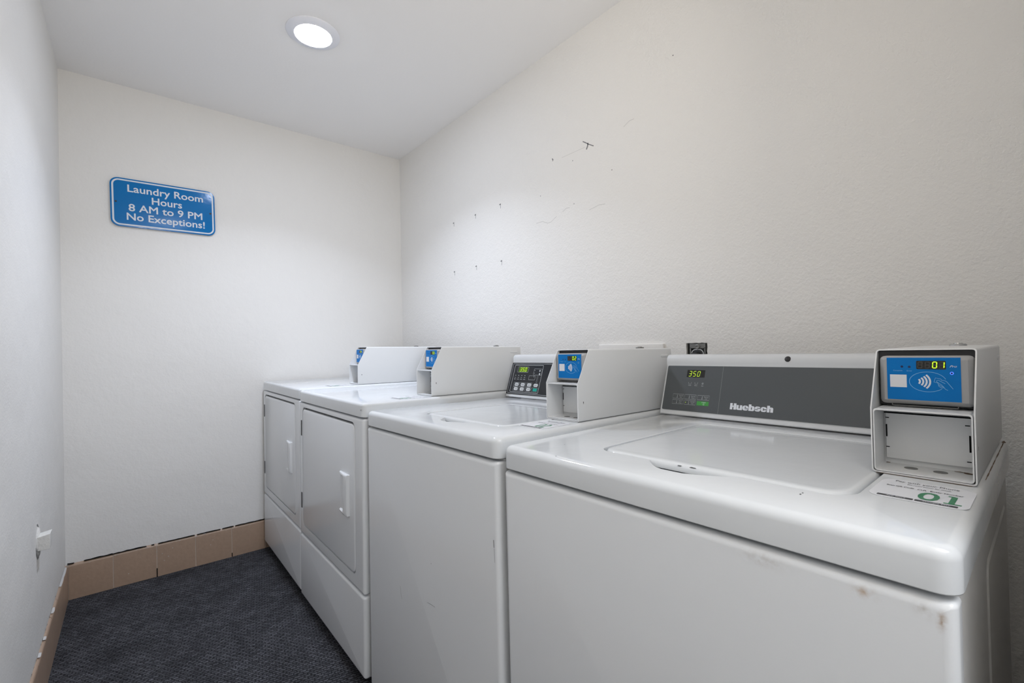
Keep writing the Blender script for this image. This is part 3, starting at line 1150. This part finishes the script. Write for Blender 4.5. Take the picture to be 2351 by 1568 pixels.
lx = 0.1938
body(lx, 0, 0.0149, CH, 0.0002)                                     # H
slit(lx+0.0062, 0, 0.0024, 0.0056)
slit(lx+0.0062, 0.0092, 0.0024, 0.0056)
lx += 0.0156
body(lx, 0, 0.0134, XH, 0.0030)                                     # u
body(lx, 0.005, 0.0134, XH-0.005, 0.0002)
body(lx+0.007, 0, 0.0064, 0.005, 0.0002)
slit(lx+0.0056, 0.0034, 0.0022, 0.0080)
lx += 0.0141
body(lx, 0, 0.0136, XH, 0.0046)                                     # e
slit(lx+0.0055, 0.0064, 0.0028, 0.0022)
slit(lx+0.0055, 0.0036, 0.0085, 0.0012)
lx += 0.0143
body(lx, 0, 0.0060, CH, 0.0002)                                     # b
body(lx, 0, 0.0134, XH, 0.0036)
slit(lx+0.0060, 0.0030, 0.0018, 0.0052)
lx += 0.0141
body(lx, 0, 0.0126, XH, 0.0040)                                     # s
slit(lx+0.0050, 0.0068, 0.0080, 0.0012)
slit(lx-0.0004, 0.0036, 0.0078, 0.0012)
lx += 0.0133
body(lx, 0, 0.0130, XH, 0.0046)                                     # c
slit(lx+0.0055, 0.0030, 0.0018, 0.0052)
slit(lx+0.0055, 0.0046, 0.0080, 0.0016)
lx += 0.0137
body(lx, 0, 0.0060, CH, 0.0002)                                     # h
body(lx, 0.004, 0.0134, XH-0.004, 0.0030)
body(lx+0.0074, 0, 0.0060, 0.0085, 0.0002)
slit(lx+0.0060, 0, 0.0014, 0.0078)
obj('logo', wb, 'print_white', cp, conv=True, smooth=0, kind='stuff')
obj('logo_gap', sb, 'grey_panel', cp, conv=True, smooth=0, kind='stuff')
b = bmesh.new()
quad(b, (0.0690, 1.0178), (0.1188, 1.0368), f1)
obj('display', b, 'display_black', cp, conv=True, smooth=0)
for i, ch in enumerate('350'):
    b = bmesh.new()
    digit(b, SEG[ch], 0.0738+i*0.0118, 1.0197, 0.0075, 0.0140, 0.0012, f2, 0.16)
    obj('digit', b, 'segment_dim', cp, conv=True, smooth=0)
b = bmesh.new()
for r_i, (z0, z1) in enumerate(((0.9607, 0.9722), (0.9468, 0.9573))):
    for c_i, (a0, a1) in enumerate(((0.0376, 0.0692), (0.0720, 0.1034), (0.1076, 0.1388))):
        if r_i == 1 and c_i == 2:
            continue
        strip(b, [(a0, z0), (a1, z0), (a1, z1), (a0, z1)], 0.0006, f1, closed=True)
        zc = (z0+z1)/2
        xm = a0+(a1-a0)*0.40
        strip(b, [(xm, zc-0.0035), (xm, zc+0.0035)], 0.0009, f1)
        disc(b, (xm, zc-0.003), 0.0011, f1, 8)
        nm = [['Normal\nHot', 'Normal\nWarm', 'Normal\nCold'], ['Perm\nPress', 'Delicate\nCold', '']][r_i][c_i].split('\n')
        for li_, s in enumerate(nm):
            text(b, s, a0+(a1-a0)*0.74, zc+0.0008-0.0042*li_, 0.0036, f1, 'CENTER')
for x, s in ((0.0811, 'Wash'), (0.0984, 'Rinse'), (0.1162, 'Spin')):
    if s == 'Spin':
        strip(b, [(x+0.0022*math.cos(R(a)), 1.0022+0.0022*math.sin(R(a))) for a in range(0, 360, 30)], 0.0006, f1, closed=True)
        disc(b, (x, 1.0022), 0.0009, f1, 8)
    else:
        strip(b, [(x-0.0042, 1.0047), (x-0.0032, 0.9997), (x+0.0032, 0.9997), (x+0.0042, 1.0047)], 0.0006, f1)
    text(b, s, x, 0.9952, 0.0036, f1, 'CENTER')
strip(b, [(0.1655, 0.9305), (0.1655, 1.0475)], 0.0003, f1)
obj('printed_key', b, 'print_grey', cp, conv=True, smooth=0)
b = bmesh.new()
quad(b, (0.1074, 0.9468), (0.1392, 0.9573), f1)
obj('start_key', b, 'key_green', cp, conv=True, smooth=0, label='green start key')
b = bmesh.new()
text(b, 'START', 0.1262, 0.9532, 0.0036, f2, 'CENTER', width=0.011)
strip(b, [(0.1262+0.0017*math.cos(R(a)), 0.9500+0.0017*math.sin(R(a))) for a in range(0, 360, 45)], 0.0005, f2, closed=True)
obj('key_text', b, 'print_white', cp, conv=True, smooth=0)
b = bmesh.new()
disc(b, (0.0762, 0.9521), 0.0010, f2, 8)
obj('indicator_light', b, 'segment_dim', cp, conv=True, smooth=0)
b = bmesh.new()
lathe(b, [(0.0068, 0.0), (0.0066, 0.0022), (0.005, 0.0035), (0.001, 0.0042)], 18, fn=lambda x, y, z: (0.3135+x, 0.6015-z*0.9+y*0.45, 1.0665+y*0.9+z*0.45), cap1=True)
obj('cover_plug', b, 'black_rubber', con1, conv=True, label='round black plug in the console top')
# wear on the nearest washer
b = bmesh.new()
for c_, rx, ry in (((0.3200, 0.1068), 0.0036, 0.0011), ((0.3420, 0.1078), 0.0056, 0.0012)):
    blob(b, c_, rx, ry, lambda x, y: (x, y, TOPW+0.0001-0.35*(0.1125-y)), 9)
for c_ in ((0.0839, 0.0895), (0.1382, 0.010), (0.5021, 0.0776), (0.5022, 0.0851), (0.16, 0.506), (0.30, 0.525), (0.44, 0.505), (0.075, 0.45)):
    blob(b, c_, 0.0011, 0.0016, lambda x, y: (x, y, TOPW+0.0003), 7)
obj('chip', b, 'dark_metal', w1, conv=True, smooth=0)
b = bmesh.new()
v = 0.315
while v < 0.655:
    L_ = rnd.uniform(0.010, 0.026)
    t = rnd.uniform(0.0002, 0.0008)
    quad(b, (0.6482-t, v), (0.6482+t, v+L_), lambda x, y: (x, y, TOPW-0.0004))
    v += L_
blob(b, (0.6478, 0.655), 0.003, 0.012, lambda x, y: (x, y, TOPW-0.0002), 12)
obj('rust_line', b, 'rust', w1, conv=True, smooth=0)
b = bmesh.new()
quad(b, (0.541, 0.2600), (0.640, 0.2618), lambda x, y: (x, y, TOPW+0.0004))
obj('rust_line', b, 'rust', w1, conv=True, smooth=0)

# second washer
w2, con2 = washer('W2', ((0.186, 0.098), (0.553, 0.412)), 0.306, 'second white top-loading washer, with a black keypad panel, beside the dryers', 'enamel')
b = bmesh.new()
P = rr_pts((0.0045, 0.9285), (0.5265, 1.0468), 0.002, 3)
lo = [b.verts.new(con_fn(-0.0005)(*p)) for p in P]
hi = [b.verts.new(con_fn(0.0016)(*p)) for p in P]
b.faces.new(hi)
for i in range(len(P)):
    j = (i+1) % len(P)
    b.faces.new((lo[i], lo[j], hi[j], hi[i]))
cp2 = obj('control_panel', b, 'black_panel', w2, conv=True, smooth=0, label='black keypad control panel')
b = bmesh.new()
strip(b, rr_pts((0.0115, 0.9325), (0.5200, 1.0425), 0.003, 3), 0.0011, f1, closed=True)
strip(b, rr_pts((0.0244, 0.9375), (0.1813, 1.0375), 0.003, 3), 0.0013, f1, closed=True)
strip(b, rr_pts((0.0440, 1.0110), (0.1050, 1.0310), 0.002, 3), 0.0008, f1, closed=True)
strip(b, rr_pts((0.1362, 1.0020), (0.1786, 1.0245), 0.002, 3), 0.0007, f1, closed=True)
strip(b, rr_pts((0.1160, 0.9840), (0.1500, 0.9990), 0.002, 3), 0.0007, f1, closed=True)
kx = (0.0563, 0.0909, 0.1270, 0.1622)
for r_i, kz in enumerate((0.9652, 0.9490)):
    for c_i, x in enumerate(kx):
        if (r_i, c_i) == (0, 3):
            continue
        strip(b, rr_pts((x-0.0175, kz-0.0072), (x+0.0140, kz+0.0072), 0.002, 3), 0.0006, f1, closed=True)
for x in (0.0388, 0.0565, 0.0740, 0.0920):
    disc(b, (x, 0.9985), 0.0016, f1, 8)
    text(b, 'ooo', x, 0.9895, 0.0045, f1, 'CENTER', width=0.008)
    quad(b, (x-0.0055, 0.9838), (x+0.0055, 0.9850), f1)
strip(b, [(0.1600, 1.0), (0.1600, 0.9780), (0.1620, 0.9730)], 0.0005, f1)
strip(b, [(0.1650, 1.0), (0.1650, 0.9780), (0.1620, 0.9730)], 0.0005, f1)
for x, z in ((0.1405, 1.0190), (0.1405, 1.0085), (0.1680, 1.0175), (0.1690, 1.0060), (0.1430, 0.9955)):
    disc(b, (x, z), 0.0014 if x < .16 else 0.0036, f1, 9)
obj('printed_key', b, 'print_grey', cp2, conv=True, smooth=0)
b = bmesh.new()
quad(b, (0.0500, 1.0118), (0.1000, 1.0302), f1)
obj('display', b, 'display_glow', cp2, conv=True, smooth=0)
for i, ch in enumerate('350'):
    b = bmesh.new()
    digit(b, SEG[ch], 0.0570+i*0.0138, 1.0138, 0.0088, 0.0145, 0.0015, f2, 0.16)
    obj('digit', b, 'segment_dim', cp2, conv=True, smooth=0)
kd = None
for r_i, kz in enumerate((0.9652, 0.9490)):
    for c_i, x in enumerate(kx):
        st = (r_i == 1 and c_i == 3)
        b = bmesh.new()
        if st:
            quad(b, (x-0.0105, kz-0.0052), (x+0.0115, kz+0.0052), f2)
        else:
            P = rr_pts((x-0.0115, kz-0.0056), (x+0.0115, kz+0.0056), 0.0052, 5)
            b.faces.new([b.verts.new(f2(*p)) for p in P])
        ko = obj('key', b, 'key_teal' if st else 'key_white', cp2, conv=True, smooth=0)
        if st:
            ko['label'] = 'teal start key'
b = bmesh.new()
for r_i, kz in enumerate((0.9652, 0.9490)):
    for c_i, x in enumerate(kx):
        if (r_i, c_i) == (1, 3):
            continue
        nm = [['NORMAL', 'PERM PRESS', 'DELICATE', 'SELECT'], ['HOT', 'WARM', 'COLD', '']][r_i][c_i]
        text(b, nm, x+(0.002 if r_i else 0), kz-0.0015, 0.0040, f3, 'CENTER', bold=0.01, width=0.014)
obj('key_text', b, 'print_dark', cp2, conv=True, smooth=0)
# scratches on the front of the second washer
b = bmesh.new()
g1 = lambda x, y: (x, -0.0003, y)
for pts, wd in (([(0.2126, 0.4538), (0.216, 0.436), (0.2219, 0.422)], 0.0009), ([(0.3599, 0.468), (0.378, 0.4705), (0.3978, 0.4717)], 0.0009),
                ([(0.6360, 0.705), (0.6372, 0.690)], 0.002), ([(0.6380, 0.688), (0.6385, 0.66)], 0.0006)):
    strip(b, pts, wd, g1)
disc(b, (0.3823, 0.5715), 0.0012, g1, 6)
obj('scratch', b, 'scuff', w2, conv=True, smooth=0)

# dryers
d2 = dryer('D2', 'white front-loading dryer beside the black-panelled washer, nearer of the two dryers')
d1 = dryer('D1', 'white front-loading dryer against the far wall, in the corner')
b = bmesh.new()
disc(b, (0.6720, 0.8930), 0.0022, lambda x, y: (x, -0.0016, y), 8)
obj('chip', b, 'dark_metal', d2, conv=True, smooth=0)

payment_box('W1', '01', 'card payment box showing 01 on the nearest washer, facing the viewer')
payment_box('W2', '02', 'card payment box showing 02 on the washer with the black keypad')
payment_box('D2', '03', 'card payment box on the nearer dryer, behind the black keypad panel')
payment_box('D1', '04', 'card payment box on the corner dryer, farthest and smallest of the row')
sticker('W1', '01', 'pay by phone sticker with green 01 on top of the nearest washer', 0.5560, 0.1370, 0.6470, 0.2360)
sticker('W2', '02', 'pay by phone sticker 02 on top of the second washer, before its payment box', 0.5560, 0.1340, 0.6400, 0.2400)
sticker('D2', '03', 'pay by phone sticker on top of the nearer dryer', 0.5750, 0.1360, 0.6600, 0.2360)
sticker('D1', '04', 'pay by phone sticker on top of the corner dryer', 0.5750, 0.1360, 0.6600, 0.2360)

# ------------------------------------------------------------------ open electrical box in the right wall
eb = empty('electrical_box', 'open metal electrical box in the right wall above the nearest washer', 'electrical box', Matrix.Translation((XR, 0, 0)))
b = bmesh.new()
y0, y1, z0, z1 = HY0+0.0022, HY1-0.0022, HZ0+0.003, HZ1-0.0015
for (lo, hi) in (((0.048, y0, z0), (0.050, y1, z1)), ((0.004, y0, z0), (0.050, y0+0.0015, z1)), ((0.004, y1-0.0015, z0), (0.050, y1, z1)),
                 ((0.004, y0, z1-0.0015), (0.050, y1, z1)), ((0.004, y0, z0), (0.050, y1, z0+0.0015))):
    box(b, lo, hi)
obj('metal_box', b, 'zinc', eb, smooth=0)
b = bmesh.new()        # mounting strap
YM = (y0+y1)/2-0.002
box(b, (0.003, YM-0.026, 1.054), (0.005, YM+0.027, 1.0685))
box(b, (0.003, YM-0.026, 0.975), (0.005, YM-0.021, 1.056))
box(b, (0.003, YM+0.022, 0.975), (0.005, YM+0.027, 1.056))
obj('strap', b, 'zinc', eb, smooth=0)
b = bmesh.new()
lathe(b, [(0.0075, 0.003), (0.0075, 0.0), (0.0055, -0.001), (0.003, 0.0)], 16, fn=lambda x, y, z: (z, YM+x, 1.0585+y), cap1=True)
obj('screw', b, 'zinc', eb)
b = bmesh.new()
rr_prism(b, (YM-0.017, 0.982), (YM+0.017, 1.0478), 0.012, round_prof(0.030, 0.001, 0.003), SIDE)
obj('socket', b, 'black_rubber', eb)
b = bmesh.new()        # pale rim of the socket
Pa = rr_pts((YM-0.0195, 0.980), (YM+0.0195, 1.0505), 0.014, 6)
strip(b, Pa, 0.0028, lambda x, y: (0.0015, x, y), closed=True)
obj('rim', b, 'key_white', eb, smooth=0)
pl = empty('power_plug', 'black power plug and cord in the open wall socket', 'plug', Matrix.Translation((XR, YM, 1.020)))
b = bmesh.new()
rr_prism(b, (-0.015, -0.022), (0.015, 0.021), 0.010, round_prof(-0.0005, -0.024, 0.007), SIDE)
obj('plug_body', b, 'black_rubber', pl)
b = bmesh.new()
path = [Vector((-0.014, 0.006, 0.004)), Vector((-0.016, 0.020, 0.004)), Vector((-0.017, 0.030, -0.004)), Vector((-0.018, 0.036, -0.02)), Vector((-0.018, 0.038, -0.06)), Vector((-0.018, 0.036, -0.12))]
prev = None
for i, p in enumerate(path):
    d = (path[min(i+1, len(path)-1)]-path[max(i-1, 0)]).normalized()
    s_ = d.cross(Vector((1, 0, 0))).normalized()
    t_ = d.cross(s_)
    ring = [b.verts.new(p+(s_*math.cos(a)+t_*math.sin(a))*0.0052) for a in [2*math.pi*k_/10 for k_ in range(10)]]
    if prev:
        for k_ in range(10):
            b.faces.new((prev[k_], prev[(k_+1) % 10], ring[(k_+1) % 10], ring[k_]))
    prev = ring
obj('cord', b, 'black_rubber', pl)
